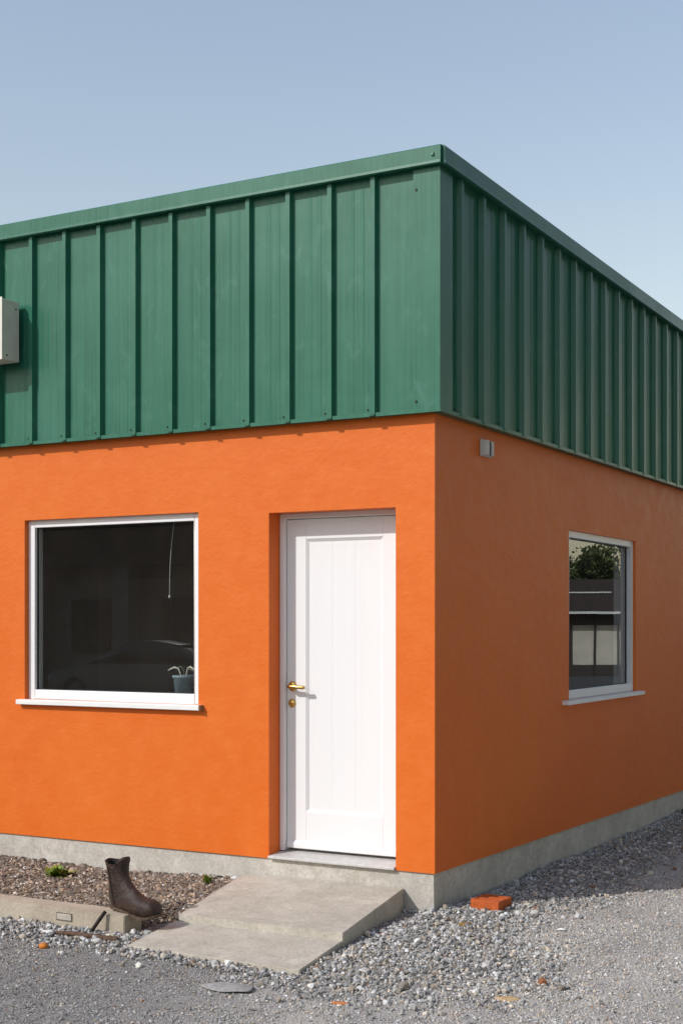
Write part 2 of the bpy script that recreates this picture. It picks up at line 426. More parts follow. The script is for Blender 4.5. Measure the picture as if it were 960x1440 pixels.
# windows
def window(P, h, rec, sill, gm, fw=.056, gd=.028):
    f = MB()
    def fb(u0, u1, z0, z1, d0, d1):
        a = P(u0, z0, d0); b = P(u1, z1, d1)
        f.box(min(a[0], b[0]), max(a[0], b[0]), min(a[1], b[1]), max(a[1], b[1]), z0, z1)
    u0, u1, z0, z1 = h; e = .002
    d0, d1 = rec, rec+.055
    fb(u0+e, u0+fw, z0+e, z1-e, d0, d1); fb(u1-fw, u1-e, z0+e, z1-e, d0, d1)
    fb(u0+fw, u1-fw, z0+e, z0+fw+.006, d0, d1-.001); fb(u0+fw, u1-fw, z1-fw+.008, z1-e, d0, d1-.001)
    win = f.build('window', M['white'], bld, bevel=.003)
    s_ = MB(); G = rec+gd; a, b, c_, d = u0+fw, u1-fw, z0+fw+.006, z1-fw+.008
    def sb(ua, ub, za, zb2):
        p, q2 = P(ua, za, G-.006), P(ub, zb2, G+.006)
        s_.box(min(p[0], q2[0]), max(p[0], q2[0]), min(p[1], q2[1]), max(p[1], q2[1]), za, zb2)
    sb(a, a+.007, c_, d); sb(b-.007, b, c_, d); sb(a+.007, b-.007, c_, c_+.005); sb(a+.007, b-.007, d-.007, d)
    s_.build('seal', M['seal'], win)
    gl = MB(); gl.quad(P(a+.004, c_+.004, G), P(b-.004, c_+.004, G), P(b-.004, d-.004, G), P(a+.004, d-.004, G))
    gl.build('glass', gm, win, recalc=False)
    rv = MB()
    for a_, b_ in (((u0, z0), (u0, z1)), ((u1, z0), (u1, z1)), ((u0, z1), (u1, z1)), ((u0, z0), (u1, z0))):
        rv.quad(P(a_[0], a_[1], WT), P(b_[0], b_[1], WT), P(b_[0], b_[1], IT), P(a_[0], a_[1], IT))
    rv.build('inner_reveal', M['reveal'], win)
    (su0, su1, proj_, th) = sill
    sl = MB(); p = [P(su0, z0-th, -proj_), P(su1, z0-th, -proj_), P(su1, z0-th, rec), P(su0, z0-th, rec),
                    P(su0, z0-.004, -proj_), P(su1, z0-.004, -proj_), P(su1, z0+.001, rec), P(su0, z0+.001, rec)]
    sl.hexa(p); sil = sl.build('sill', M['sill'], win, bevel=.003)
    return win, sil
w1, s1 = window(PF, WIN, .036, (-3.045, -1.575, .040, .034), M['glass'])
cap = MB(); cap.box(-1.5745, -1.566, -.043, .0, WIN[2]-.036, WIN[2]-.001); cap.build('end_cap', M['endcap'], w1)
w2, s2 = window(PS, SWIN, .020, (2.055, 3.835, .048, .030), M['glass2'], gd=.042)

# door
FD, LD = .120, .152
fr = MB()
fr.box(DOOR[0]+.002, DOOR[0]+.034, FD, FD+.075, .262, DOOR[3]-.002); fr.box(DOOR[1]-.034, DOOR[1]-.002, FD, FD+.075, .262, DOOR[3]-.002)
fr.box(DOOR[0]+.034, DOOR[1]-.034, FD, FD+.074, DOOR[3]-.030, DOOR[3]-.002)
lx0, lx1, lz0, lz1 = DOOR[0]+.037, DOOR[1]-.037, .276, DOOR[3]-.034
px0, px1, pz0, pz1 = -.925, -.405, .500, 2.142
lf = MB()
lf.box(lx0, px0, LD, LD+.04, lz0, lz1); lf.box(px1, lx1, LD, LD+.04, lz0, lz1)
lf.box(px0, px1, LD, LD+.04, lz0, pz0); lf.box(px0, px1, LD, LD+.04, pz1, lz1)
door = lf.build('door', M['door'], bld, bevel=.002)
fr.build('door_frame', M['white'], door, bevel=.003)
pn = MB(); mo = .017; dp = .013
def mold(a, b, c_, d): pn.quad(a, b, c_, d)
o_ = LD+.001; i_ = LD+dp
pn.quad((px0, o_, pz0), (px0, o_, pz1), (px0+mo, i_, pz1-mo), (px0+mo, i_, pz0+mo)); pn.quad((px1, o_, pz0), (px1, o_, pz1), (px1-mo, i_, pz1-mo), (px1-mo, i_, pz0+mo))
pn.quad((px0, o_, pz1), (px1, o_, pz1), (px1-mo, i_, pz1-mo), (px0+mo, i_, pz1-mo)); pn.quad((px0, o_, pz0), (px1, o_, pz0), (px1-mo, i_, pz0+mo), (px0+mo, i_, pz0+mo))
gx = [px0+mo, -.748, -.592, px1-mo]
gw = .0035
for k in range(len(gx)-1):
    a = gx[k] + (gw if k else 0); b = gx[k+1] - (gw if k < len(gx)-2 else 0)
    pn.quad((a, i_, pz0+mo), (b, i_, pz0+mo), (b, i_, pz1-mo), (a, i_, pz1-mo))
    if k:
        deep = .0014
        pn.quad((gx[k]-gw, i_, pz0+mo), (gx[k], i_+deep, pz0+mo), (gx[k], i_+deep, pz1-mo), (gx[k]-gw, i_, pz1-mo))
        pn.quad((gx[k]+gw, i_, pz0+mo), (gx[k], i_+deep, pz0+mo), (gx[k], i_+deep, pz1-mo), (gx[k]+gw, i_, pz1-mo))
pn.build('door_panel', M['door'], door)
wb = MB(); wb.prism([(LD-.014, lz0+.004), (LD-.014, lz0+.03), (LD-.001, lz0+.05), (LD-.001, lz0+.004)], 'x', lx0+.004, lx1-.004)
wb.build('weather_bar', M['door'], door, bevel=.002)
th = MB(); th.hexa([(DOOR[0]+.002, -.018, .2305), (DOOR[1]-.002, -.018, .2305), (DOOR[1]-.002, .2, .2305), (DOOR[0]+.002, .2, .2305),
                    (DOOR[0]+.002, -.018, .246), (DOOR[1]-.002, -.018, .246), (DOOR[1]-.002, .2, .262), (DOOR[0]+.002, .2, .262)])
th.build('threshold', M['thresh'], door, bevel=.003)
hd = MB(); hx, hz = -1.018, 1.254
hd.lathe([(0, -.012), (.020, -.012), (.028, -.008), (.031, -.002), (.031, .0)], (hx, LD, hz), 28, 'y')
hd.tube([(hx, LD-.008, hz), (hx, LD-.040, hz), (hx+.006, LD-.050, hz), (hx+.016, LD-.053, hz), (hx+.06, LD-.053, hz-.002), (hx+.104, LD-.050, hz-.004), (hx+.112, LD-.050, hz-.004)],
        [.013, .013, .0135, .0135, .0108, .0112, .009], 14)
hd.build('handle', M['brass'], door, smooth=True)
lk = MB(); lk.lathe([(0, -.010), (.010, -.012), (.013, -.009), (.024, -.007), (.027, -.002), (.027, 0)], (hx-.004, LD, 1.152), 28, 'y')
lk.build('lock', M['brass'], door, smooth=True)
back = MB(); back.box(DOOR[0]-.1, DOOR[1]+.1, .205, .215, .2, 2.5); back.build('door_lining', M['inside'], bld)

# ------------------------------------------------------------------ things on the walls
bx = thing('utility_box', (-3.4, -.068, 3.36), 'cream metal wall box with dark screws, fixed to the green cladding', 'utility box')
b_ = MB(); b_.box(-3.85, -2.984, -.236, -.070, 3.356, 3.752); b_.build('enclosure', M['box'], bx, bevel=.006)
b_ = MB(); b_.box(-3.86, -2.9795, -.240, -.2365, 3.351, 3.757); b_.build('front_cover', M['box'], bx, bevel=.0015)
for (yy, zz) in ((-.105, 3.70), (-.105, 3.40), (-.19, 3.385), (-.19, 3.72)):
    b_ = MB(); b_.lathe([(0, .003), (.005, .0028), (.0065, 0)], (-2.9835, yy, zz), 10, 'x')
    if (yy, zz) in ((-.105, 3.70), (-.19, 3.385)): b_.build('screw', M['screw'], bx)
sn = thing('wall_sensor', (0, .705, 2.69), 'small pale plastic sensor with a dark slot, high on the shaded orange wall', 'sensor')
b_ = MB(); b_.box(.001, .012, .625, .785, 2.640, 2.742); b_.build('back_plate', M['sensor'], sn, bevel=.004)
b_ = MB(); b_.prism([(.012, .640), (.035, .648), (.040, .668), (.040, .690), (.012, .690)], 'z', 2.646, 2.736); b_.build('cover', M['sensor'], sn, bevel=.003)
b_ = MB(); b_.box(.0125, .030, .706, .732, 2.652, 2.732); b_.build('slot', M['darkhole'], sn, bevel=.003)
b_ = MB(); b_.prism([(.012, .738), (.034, .740), (.036, .765), (.028, .780), (.012, .782)], 'z', 2.646, 2.736); b_.build('cover', M['sensor'], sn, bevel=.003)

# ------------------------------------------------------------------ things inside the front window
pt = thing('plant_pot', (-1.845, .185, 1.136), 'blue grey pot of curled stalks standing on the sill inside the front window', 'plant pot')
b_ = MB(); b_.lathe([(0, 1.137), (.050, 1.137), (.066, 1.288), (.072, 1.290), (.073, 1.305), (.066, 1.306), (.064, 1.27), (0, 1.268)], (-1.845, .185, 0), 28)
b_.build('pot', M['pot'], pt, smooth=True)
for k, (dx, dy, hh, bend) in enumerate(((-.02, 0, .055, -.075), (.01, .01, .06, .07), (.03, -.01, .045, .06), (-.005, .02, .06, -.05))):
    b_ = MB(); x, y = -1.845+dx, .185+dy
    pts = [(x, y, 1.27), (x+bend*.05, y, 1.31), (x+bend*.25, y-.005, 1.31+hh*.7), (x+bend*.6, y-.01, 1.31+hh*.82), (x+bend, y-.015, 1.31+hh*.6), (x+bend*1.2, y-.02, 1.31+hh*.4)]
    b_.tube(pts, [.004, .004, .0045, .006, .0045, .002], 8); b_.build('stalk', M['stalk'] if k < 2 else M['darkstalk'], pt, smooth=True)
b_ = MB(); cp = []
for k in range(24):
    u = k/23; cp.append((-1.955+.012*math.sin(u*5)-.03*u*u, .235+.01*math.sin(u*7), 2.745-.935*u))
b_.tube(cp, .0019, 6); b_.lathe([(0, -.012), (.006, -.01), (.007, 0), (.003, .01)], cp[-1], 8)
tag(b_.build('hanging_cord', M['cord'], smooth=True), 'thin white cord hanging from the ceiling behind the front window', 'cord')

# ------------------------------------------------------------------ ground
def fbm(x, y, s, o=4): return mnoise.fractal(Vector((x*s, y*s, 3.3)), 1.0, 2.0, o)
rs = np.random.default_rng(11)
def smooth(a, lo, hi): t_ = np.clip((a-lo)/(hi-lo), 0, 1); return t_*t_*(3-2*t_)
def vnoise(x, y, s, seed):
    # value noise on a lattice
    r = np.random.default_rng(seed); T = r.random((256, 256))
    u, v = x*s+100, y*s+100; i, j = np.floor(u).astype(int), np.floor(v).astype(int); fu, fv = u-i, v-j
    fu = fu*fu*(3-2*fu); fv = fv*fv*(3-2*fv); i &= 255; j &= 255; i2, j2 = (i+1) & 255, (j+1) & 255
    return (T[i, j]*(1-fu)+T[i2, j]*fu)*(1-fv)+(T[i, j2]*(1-fu)+T[i2, j2]*fu)*fv
def pile(x, y):                        # where loose coarse gravel lies (0..1)
    n = vnoise(x, y, 2.3, 5)*.5 + vnoise(x, y, 6, 6)*.3
    a = smooth(.62-x + n*.5, .0, .45)*smooth(x, -.12, .05)*smooth(y, -1.75, -1.2)                 # along the side wall and right of the landing
    a = a*smooth(3.5-y*.55, 1.2, 2.6)
    far = smooth(.75-x+n*.4, 0, .5)*smooth(y, .0, .8)*.9
    b = smooth(y+1.80-n*.35, 0, .22)*smooth(-1.15-y, -.15, .1)*smooth(.35-x, 0, .3)               # in front of kerb and landing
    c_ = smooth(.62-np.hypot(x-.35, y+1.0)*.55 + n*.3, .15, .6)
    return np.clip(np.maximum(np.maximum(a, far), np.maximum(b, c_*.95)), 0, 1)
def zg(x, y):
    x = np.asarray(x, float); y = np.asarray(y, float)
    z = -.006*np.clip(y, 0, 8) + (vnoise(x, y, 1.1, 1)-.5)*.018 + (vnoise(x, y, 4, 2)-.5)*.010
    near = ((x > -6) & (x < 5) & (y > -5) & (y < 9))
    return np.where(near, z + pile(x, y)*.012 - .008, -.01)
def axis(lo, hi, st, far):
    a = np.arange(lo, hi+1e-6, st); e = []; d = st; v = hi
    while v < far: d *= 1.5; v += d; e.append(v)
    e2 = []; d = st; v = lo
    while v > -far: d *= 1.5; v -= d; e2.append(v)
    return np.concatenate([e2[::-1], a, e])
gx_, gy_ = axis(-4.2, 4.2, .024, 260), axis(-3.4, 6.6, .03, 260)
X, Y = np.meshgrid(gx_, gy_, indexing='ij'); Z = zg(X, Y) + np.where((np.abs(X) < 5) & (np.abs(Y) < 8), (vnoise(X, Y, 26, 3)-.5)*.006, 0)
def np_mesh(name, V, F, mats, smooth_=False, tint=None):
    me = bpy.data.meshes.new(name); k = F.shape[1]
    me.vertices.add(len(V)); me.vertices.foreach_set('co', V.astype(np.float32).ravel())
    me.loops.add(F.size); me.loops.foreach_set('vertex_index', F.astype(np.int32).ravel())
    me.polygons.add(len(F)); me.polygons.foreach_set('loop_start', np.arange(0, F.size, k, dtype=np.int32))
    me.polygons.foreach_set('use_smooth', np.full(len(F), smooth_))
    for m_ in (mats if isinstance(mats, list) else [mats]): me.materials.append(m_)
    if tint is not None:
        a = me.attributes.new('tint', 'FLOAT_COLOR', 'POINT')
        a.data.foreach_set('color', np.concatenate([tint, np.ones((len(tint), 1))], 1).astype(np.float32).ravel())
    me.update(calc_edges=True); me.validate()
    ob = bpy.data.objects.new(name, me); COL.objects.link(ob); return ob
def grid_faces(n, m_):
    i, j = np.meshgrid(np.arange(n-1), np.arange(m_-1), indexing='ij'); a = (i*m_+j).ravel()
    return np.stack([a, a+m_, a+m_+1, a+1], 1)
tag(np_mesh('ground', np.stack([X, Y, Z], -1).reshape(-1, 3), grid_faces(len(gx_), len(gy_)), M['ground'], True), kind='structure')
# planting bed between kerb and wall
def edge_left(y): return np.interp(y, [-1.0, 0.], [-1.045, -1.275])
def zbed(x, y): return .052 + .02*smooth(y, -.9, -.2)*0 + .022*smooth(x, -2.2, -1.3) + (vnoise(x, y, 2.2, 21)-.5)*.022 + (vnoise(x, y, 8, 22)-.5)*.012 + .012*smooth(y, -.35, 0)
nx, ny = 260, 70
u = np.linspace(0, 1, nx)[:, None]; yy = np.linspace(-1.104, .03, ny)[None, :]
xr = edge_left(np.clip(yy, -1, 0)) + .02 - .17*smooth(-yy, .72, 1.1)
Xb = -6.5 + (xr+6.5)*u**.8; Yb = np.broadcast_to(yy, Xb.shape); Zb = zbed(Xb, Yb) + (vnoise(Xb, Yb, 40, 23)-.5)*.012
Zb = Zb - .10*smooth(Xb, -1.34, -1.18)*smooth(-Yb, .62, .95)
tag(np_mesh('soil', np.stack([Xb, Yb, Zb], -1).reshape(-1, 3), grid_faces(nx, ny), M['soil'], True), kind='structure')

# scattered loose stones
def ico():
    bm = bmesh.new(); bmesh.ops.create_icosphere(bm, subdivisions=1, radius=1)
    bm.verts.ensure_lookup_table()
    v = np.array([p.co[:] for p in bm.verts]); f = np.array([[q.index for q in p.verts] for p in bm.faces]); bm.free(); return v, f
IV, IF = ico()
OV = np.array([(1, 0, 0), (-1, 0, 0), (0, 1, 0), (0, -1, 0), (0, 0, 1), (0, 0, -1.)]); OF = np.array([(0, 2, 4), (2, 1, 4), (1, 3, 4), (3, 0, 4), (2, 0, 5), (1, 2, 5), (3, 1, 5), (0, 3, 5)])
def scatter(P, size, tint, BV, BF, flat=(.5, .9), el=(.6, 1.)):
    n = len(P); nv = 16
    var = []
    for k in range(nv):
        j = BV*(1+rs.uniform(-.28, .28, (len(BV), 1))) + rs.uniform(-.14, .14, BV.shape); var.append(j)
    var = np.array(var)[rs.integers(0, nv, n)]
    sc = np.stack([np.ones(n), rs.uniform(*el, n), rs.uniform(*flat, n)], 1)*size[:, None]
    V = var*sc[:, None, :]
    a = rs.uniform(0, 2*np.pi, n); b = rs.normal(0, .35, n); c = rs.normal(0, .35, n)
    def rot(V, i, j, t): 
        ci, si = np.cos(t)[:, None], np.sin(t)[:, None]; A, B = V[..., i].copy(), V[..., j].copy()
        V[..., i] = A*ci-B*si; V[..., j] = A*si+B*ci
    rot(V, 0, 2, b); rot(V, 1, 2, c); rot(V, 0, 1, a)
    V += P[:, None, :]
    F = BF[None]+(np.arange(n)*len(BV))[:, None, None]
    T = np.repeat(tint[:, None, :], len(BV), 1)
    return V.reshape(-1, 3), F.reshape(-1, 3), T.reshape(-1, 3)
def tones(n, base=(.25, .25, .25), sd=.38, warm=.25, white=.02):
    g_ = np.exp(rs.normal(0, sd, n)); t_ = np.array(base)[None]*g_[:, None]
    w_ = rs.random(n) < warm; t_[w_] *= np.array([1.12, .98, .82]); c_ = rs.random(n) < .3; t_[c_] *= np.array([.97, 1., 1.02])
    r_ = rs.random(n) < .008; t_[r_] = np.array([.28, .16, .10])*rs.uniform(.6, 1.2, (r_.sum(), 1))
    wt = rs.random(n) < white; t_[wt] = rs.uniform(.5, .68, (wt.sum(), 1))
    return np.clip(t_, .03, .7)
LANDING = [(-1.275, .02), (-.196, .02), (-.03, -1.0), (.02, -1.505), (-1.02, -1.49), (-1.05, -1.0)]
def inside_poly(x, y, poly):
    r = np.zeros(len(x), bool); n = len(poly)
    for i in range(n):
        (x1, y1), (x2, y2) = poly[i], poly[(i+1) % n]
        k = ((y1 > y) != (y2 > y)); xi = (x2-x1)*(y-y1)/((y2-y1) if y2 != y1 else 1e-9)+x1; r ^= k & (x < xi)
    return r
def free(x, y):
    ok = ~inside_poly(x, y, LANDING)
    ok &= ~((x < 0.005) & (y > 0.0))
    ok &= ~((x < -1.195) & (y > -1.262))
    ok &= ~((x < -1.05) & (y > -.9))
    return ok
def pick(n, box, dens):
    x = rs.uniform(box[0], box[1], n); y = rs.uniform(box[2], box[3], n)
    k = free(x, y) & (rs.random(n) < dens(x, y)); return x[k], y[k]
VS, FS, TS = [], [], []; off = 0
def add(V, F, T):
    global off
    VS.append(V); FS.append(F+off); TS.append(T); off += len(V)
# coarse crushed stone in the piles
x, y = pick(240000, (-4.6, 2.2, -2.1, 6.6), lambda x, y: np.clip(pile(x, y)**1.3*1.1, 0.015, 1)*(1-.45*smooth(y, .8, 3)))
sz = rs.lognormal(math.log(.0076), .40, len(x)).clip(.004, .024)
add(*scatter(np.stack([x, y, zg(x, y)+sz*.35+rs.random(len(x))*.012*pile(x, y)], 1), sz, tones(len(x), (.325, .317, .305)), IV, IF))
# small grit everywhere
def inview(x, y):
    dx, dy = x-3.326, y+7.0745; d = -.485*dx+.8746*dy; a_ = (.8746*dx+.485*dy)
    return (d > 5.1) & (np.abs(a_) < d*.245+1.5)
x, y = pick(1250000, (-4.6, 5.0, -3.6, 4.6), lambda x, y: inview(x, y)*(1-.5*smooth(-y-.3*x, 1.75, 2.2)*smooth(.3-x, 0, .8))*np.clip(.55+.9*(vnoise(x, y, 3.1, 31)-.5)+.4*pile(x, y)-.35*smooth(y, 0, 3.5), .05, 1)*(.35+.65*vnoise(x, y, 9, 32)))
sz = rs.lognormal(math.log(.0045), .36, len(x)).clip(.002, .011)
lite = np.interp(x+.35*(vnoise(x, y, 1.7, 33)-.5), [-.6, .6], [.275, .40])
tt = tones(len(x), (.26, .252, .244), .27, .35, .006)*(lite/.26)[:, None]
add(*scatter(np.stack([x, y, zg(x, y)+sz*.25], 1), sz, np.clip(tt, .03, .75), OV, OF))
# flush of stones hugging the foot of the side wall and the landing
for (ax, ay, bx_, by, n, sp) in ((.02, .02, .02, 6.6, 2400, .05), (-.02, -.05, .0, -1.0, 300, .035), (.02, -1.0, .05, -1.5, 160, .035), (.03, -1.54, -1.03, -1.53, 420, .035), (-1.02, -1.5, -1.1, -1.05, 120, .03), (-1.2, -1.28, -4.6, -1.28, 1100, .035), (-.19, -.03, .0, -.02, 60, .03)):
    u_ = rs.random(n); x = ax+(bx_-ax)*u_+np.abs(rs.normal(0, sp, n))*(1 if abs(bx_-ax) < .3 else 0); y = ay+(by-ay)*u_-np.abs(rs.normal(0, sp, n))*(1 if abs(bx_-ax) >= .3 else 0)
    k = free(x, y); x, y = x[k], y[k]; n = len(x)
    sz = rs.lognormal(math.log(.0080), .38, n).clip(.005, .024)
    add(*scatter(np.stack([x, y, zg(x, y)+sz*.5+.004], 1), sz, tones(n, (.30, .292, .282)), IV, IF))
tag(np_mesh('gravel', np.concatenate(VS), np.concatenate(FS), M['stones'], False, np.concatenate(TS)), kind='stuff')
# mulch and chips on the bed
VS, FS, TS = [], [], []; off = 0
def inbed(x, y): return (x < edge_left(np.clip(y, -1, 0))-.005) & (y > -1.095) & (y < .005) & ~((x > -1.20) & (y < -.80))
x = rs.uniform(-5.6, -1.0, 84000); y = rs.uniform(-1.1, .0, 84000); k = inbed(x, y); x, y = x[k], y[k]; n = len(x)
sz = rs.lognormal(math.log(.0050), .45, n).clip(.002, .019); back_ = smooth(y, -.3, 0); sz *= 1+back_*.5
tt = tones(n, (.215, .175, .145), .5, .35)
def zb2(x, y): return zbed(x, y) - .10*smooth(x, -1.34, -1.18)*smooth(-y, .62, .95)
add(*scatter(np.stack([x, y, zb2(x, y)+sz*.3], 1), sz, tt, IV, IF, (.35, .9), (.3, 1.)))
x = rs.uniform(-5.6, -1.0, 10500); y = rs.uniform(-1.1, .0, 10500); k = inbed(x, y); x, y = x[k], y[k]; n = len(x)
sz = rs.lognormal(math.log(.014), .4, n).clip(.006, .034)
add(*scatter(np.stack([x, y, zb2(x, y)+.006], 1), sz, tones(n, (.27, .225, .18), .5, .5), OV, OF, (.10, .3), (.12, .4)))
tag(np_mesh('mulch', np.concatenate(VS), np.concatenate(FS), M['stones'], False, np.concatenate(TS)), kind='stuff')

# ------------------------------------------------------------------ concrete landing and kerb
def rough_slab(top, zlow, name, m_, parent, seed, amp=.0025, cell=.03, chip=.005):
    bm = bmesh.new(); n = len(top)
    tv = [bm.verts.new(p) for p in top]; bv = [bm.verts.new((p[0], p[1], zlow)) for p in top]
    bm.faces.new(tv); bm.faces.new(bv[::-1])
    for i in range(n): bm.faces.new((tv[i], bv[i], bv[(i+1) % n], tv[(i+1) % n]))
    bmesh.ops.recalc_face_normals(bm, faces=bm.faces)
    bmesh.ops.bevel(bm, geom=[e for e in bm.edges if (e.verts[0] in tv or e.verts[1] in tv)], offset=.004, segments=2, affect='EDGES')
    for _ in range(9):
        le = [e for e in bm.edges if e.calc_length() > cell*1.6]
        if not le: break
        bmesh.ops.subdivide_edges(bm, edges=le, cuts=1, use_grid_fill=True)
    bmesh.ops.triangulate(bm, faces=bm.faces)
    bm.normal_update()
    for v in bm.verts:
        p = v.co; d = mnoise.fractal(p*9+Vector((seed, 0, 0)), 1, 2, 4)*amp
        edge = 1 - abs(v.normal.z) if .1 < abs(v.normal.z) < .98 else 0
        d -= edge*max(0, mnoise.noise(p*22+Vector((0, seed, 0))))*chip*1.6
        v.co = p + v.normal*d
    me = bpy.data.meshes.new(name); bm.to_mesh(me); bm.free(); me.materials.append(m_)
    me.polygons.foreach_set('use_smooth', [True]*len(me.polygons)); me.set_sharp_from_angle(angle=R(28))
    o = bpy.data.objects.new(name, me); COL.objects.link(o); o.parent = parent
    if parent: o.location = -parent.location
    return o
st = thing('concrete_step', (-.6, -.7, 0), 'worn two level beige concrete landing in front of the white door', 'step')
rough_slab([(-1.272, .009, .126), (-1.035, -1.0, .080), (-.042, -.985, .084), (-.196, .009, .130)], -.08, 'upper_slab', M['slab'], st, 3)
rough_slab([(-1.066, -.985, .043), (-1.005, -1.485, .018), (.016, -1.505, .018), (-.046, -.980, .045)], -.08, 'lower_slab', M['slab'], st, 9)
kb = thing('concrete_edging', (-2.5, -1.18, 0), 'low concrete edging that ends under the boot, holding back the planting bed', 'kerb')
rough_slab([(-6.5, -1.10, .094), (-6.5, -1.25, .090), (-1.203, -1.25, .098), (-1.203, -1.10, .100)], -.08, 'edging_block', M['kerb'], kb, 5, .003)
p_ = MB()
p_.box(-1.655, -1.555, -1.2545, -1.245, .038, .072); p_.build('mortar_patch', M['slab'], kb, bevel=.003)
p_ = MB()
for a in ((-1.659, -1.655, .034, .076), (-1.555, -1.551, .034, .076), (-1.655, -1.555, .072, .076), (-1.655, -1.555, .034, .038)): p_.box(a[0], a[1], -1.2525, -1.245, a[2], a[3])
p_.build('patch_joint', plain('dark_joint', (.10, .08, .06), .9), kb)

# ------------------------------------------------------------------ boot
def boot():
    bt = thing('leather_boot', (-1.385, -1.135, .10), 'worn dark brown leather ankle boot standing on the end of the concrete edging', 'boot')
    bt.rotation_euler = (0, 0, R(-10))
    # foot: rings along the length (s from heel to toe), then shaft rings upward, one continuous skin
    n = 28; V = []; F = []
    def ring(c, ax_u, ax_v, ru, rv, pw=2.0, rv2=None):
        out = []
        for k in range(n):
            a = 2*math.pi*k/n; cu, sv = math.cos(a), math.sin(a)
            u_ = math.copysign(abs(cu)**(2/pw), cu)*ru; vv = math.copysign(abs(sv)**(2/pw), sv)*(rv if sv > 0 or rv2 is None else rv2)
            out.append(tuple(Vector(c)+Vector(ax_u)*u_+Vector(ax_v)*vv))
        return out
    L = .385
    # centre line bends from the toe back through the instep up into the shaft
    secs = [  # (x, z, angle of section plane normal from +x towards +z (deg), half width, half height up, half height down)
        (.372, .020, 0, .006, .006), (.367, .026, 0, .030, .024), (.350, .032, 2, .046, .041), (.322, .036, 4, .055, .049), (.285, .039, 8, .057, .051),
        (.245, .043, 14, .053, .051), (.205, .053, 22, .048, .058), (.165, .066, 34, .044, .068), (.130, .082, 48, .042, .076), (.102, .108, 62, .042, .075),
        (.085, .136, 74, .043, .070), (.074, .164, 82, .045, .065), (.067, .190, 87, .046, .061), (.062, .214, 90, .049, .064), (.058, .236, 90, .052, .067), (.056, .254, 90, .055, .071)]
    rings = []
    HD = {34: .078, 48: .122, 62: .112, 74: .083, 82: .069}
    for (x, z, ang, hw, hh) in secs:
        a = R(ang); nrm = Vector((-math.cos(a), 0, math.sin(a)))      # heading back then up
        up = Vector((math.sin(a), 0, math.cos(a)))                    # 'top' of the section: up at the toe, forward on the shaft
        rings.append(ring((x, 0, z), (0, 1, 0), up, hw, hh, 2.5 if ang < 20 else 2.2, HD.get(ang)))
    # clip to sole plane: flatten bottoms and build heel volume
    def sole(x):    # sole underside height along the foot
        return float(np.interp(x, [0, .08, .13, .20, .26, .33, .385], [.012, .010, .004, -.012, -.016, -.010, .010]))
    for i, r in enumerate(rings):
        q = []
        for p in r:
            x, y_, z = p
            if i < 13:
                x = max(x, .006)
            z = max(z, sole(x)+.012)
            q.append((x, y_, z))
        rings[i] = q
    # jagged collar: front and back tabs rise, sides dip
    top = []
    for k, p in enumerate(rings[-1]):
        a = 2*math.pi*k/n; s_ = math.sin(a)
        dz = .034*max(0, (s_-.55)/.45)**.5*(1 if s_ > .55 else 0) + (.010 if s_ < -.3 else 0) - .004*math.cos(2*a)
        top.append((p[0]+.004*s_, p[1]*1.02, p[2]+dz))
    rings.append(top)
    inn = [((p[0]-.06)*.88+.06, p[1]*.85, p[2]-.002) for p in top]; rings.append(inn)
    rings.append([((p[0]-.06)*.80+.06, p[1]*.78, .19) for p in top])
    m_ = MB()
    for i, r in enumerate(rings):
        m_.v += r
        if i:
            for k in range(n): m_.f.append(((i-1)*n+k, (i-1)*n+(k+1) % n, i*n+(k+1) % n, i*n+k)); m_.m.append(1 if i == len(rings)-1 else 0)
    m_.f.append(tuple(range(n))); m_.m.append(0)
    e = (len(rings)-1)*n; m_.f.append(tuple(e+k for k in range(n))[::-1]); m_.m.append(1)
    me = bpy.data.meshes.new('upper'); me.from_pydata([(x, y_*(1.0), z) for x, y_, z in m_.v], [], m_.f)
    me.materials.append(M['leather']); me.materials.append(M['bootin']); me.polygons.foreach_set('material_index', m_.m)
    bm = bmesh.new(); bm.from_mesh(me); bmesh.ops.remove_doubles(bm, verts=bm.verts, dist=1e-5); bmesh.ops.recalc_face_normals(bm, faces=bm.faces)
    bmesh.ops.subdivide_edges(bm, edges=bm.edges, cuts=1, use_grid_fill=True, smooth=.6)
    for v in bm.verts:      # creases and sag
        p = v.co; d = mnoise.fractal(p*18, 1, 2, 3)*.0028
        if .1 < p.x < .24: d += .0022*math.sin(p.x*170+p.z*90)*max(0, 1-abs(p.y)/.07)
        if p.z > .10: d += .0035*mnoise.noise(Vector((p.x*12, p.y*12, p.z*14)))
        v.co += Vector((p.x-.1, p.y, p.z-.1)).normalized()*d
    bm.to_mesh(me); bm.free(); me.polygons.foreach_set('use_smooth', [True]*len(me.polygons))
    up = bpy.data.objects.new('upper', me); COL.objects.link(up); up.parent = bt
    # sole: outline swept, thickness follows the curve, with a welt lip
    s_ = MB(); out = []
    xs = np.linspace(0, 1, 30)
    def half(t_): return float(np.interp(t_, [0, .03, .1, .25, .42, .6, .78, .9, .97, 1], [.0, .026, .040, .041, .037, .049, .058, .050, .030, .0]))
    xx = lambda t_: .010+.372*t_
    lo, hi = [], []
    loop = [(t_, 1) for t_ in xs] + [(t_, -1) for t_ in xs[::-1][1:-1]]
    for (t_, sg) in loop:
        x = xx(t_); z = sole(x); h_ = half(t_)
        lo.append((x, sg*h_*.97, z)); hi.append((x, sg*h_, z+.013))
    s_.v = lo+hi; k_ = len(lo)
    for k in range(k_): s_.f.append((k, (k+1) % k_, k_+(k+1) % k_, k_+k)); s_.m.append(0)
    # caps as strips across
    m2 = len(xs)
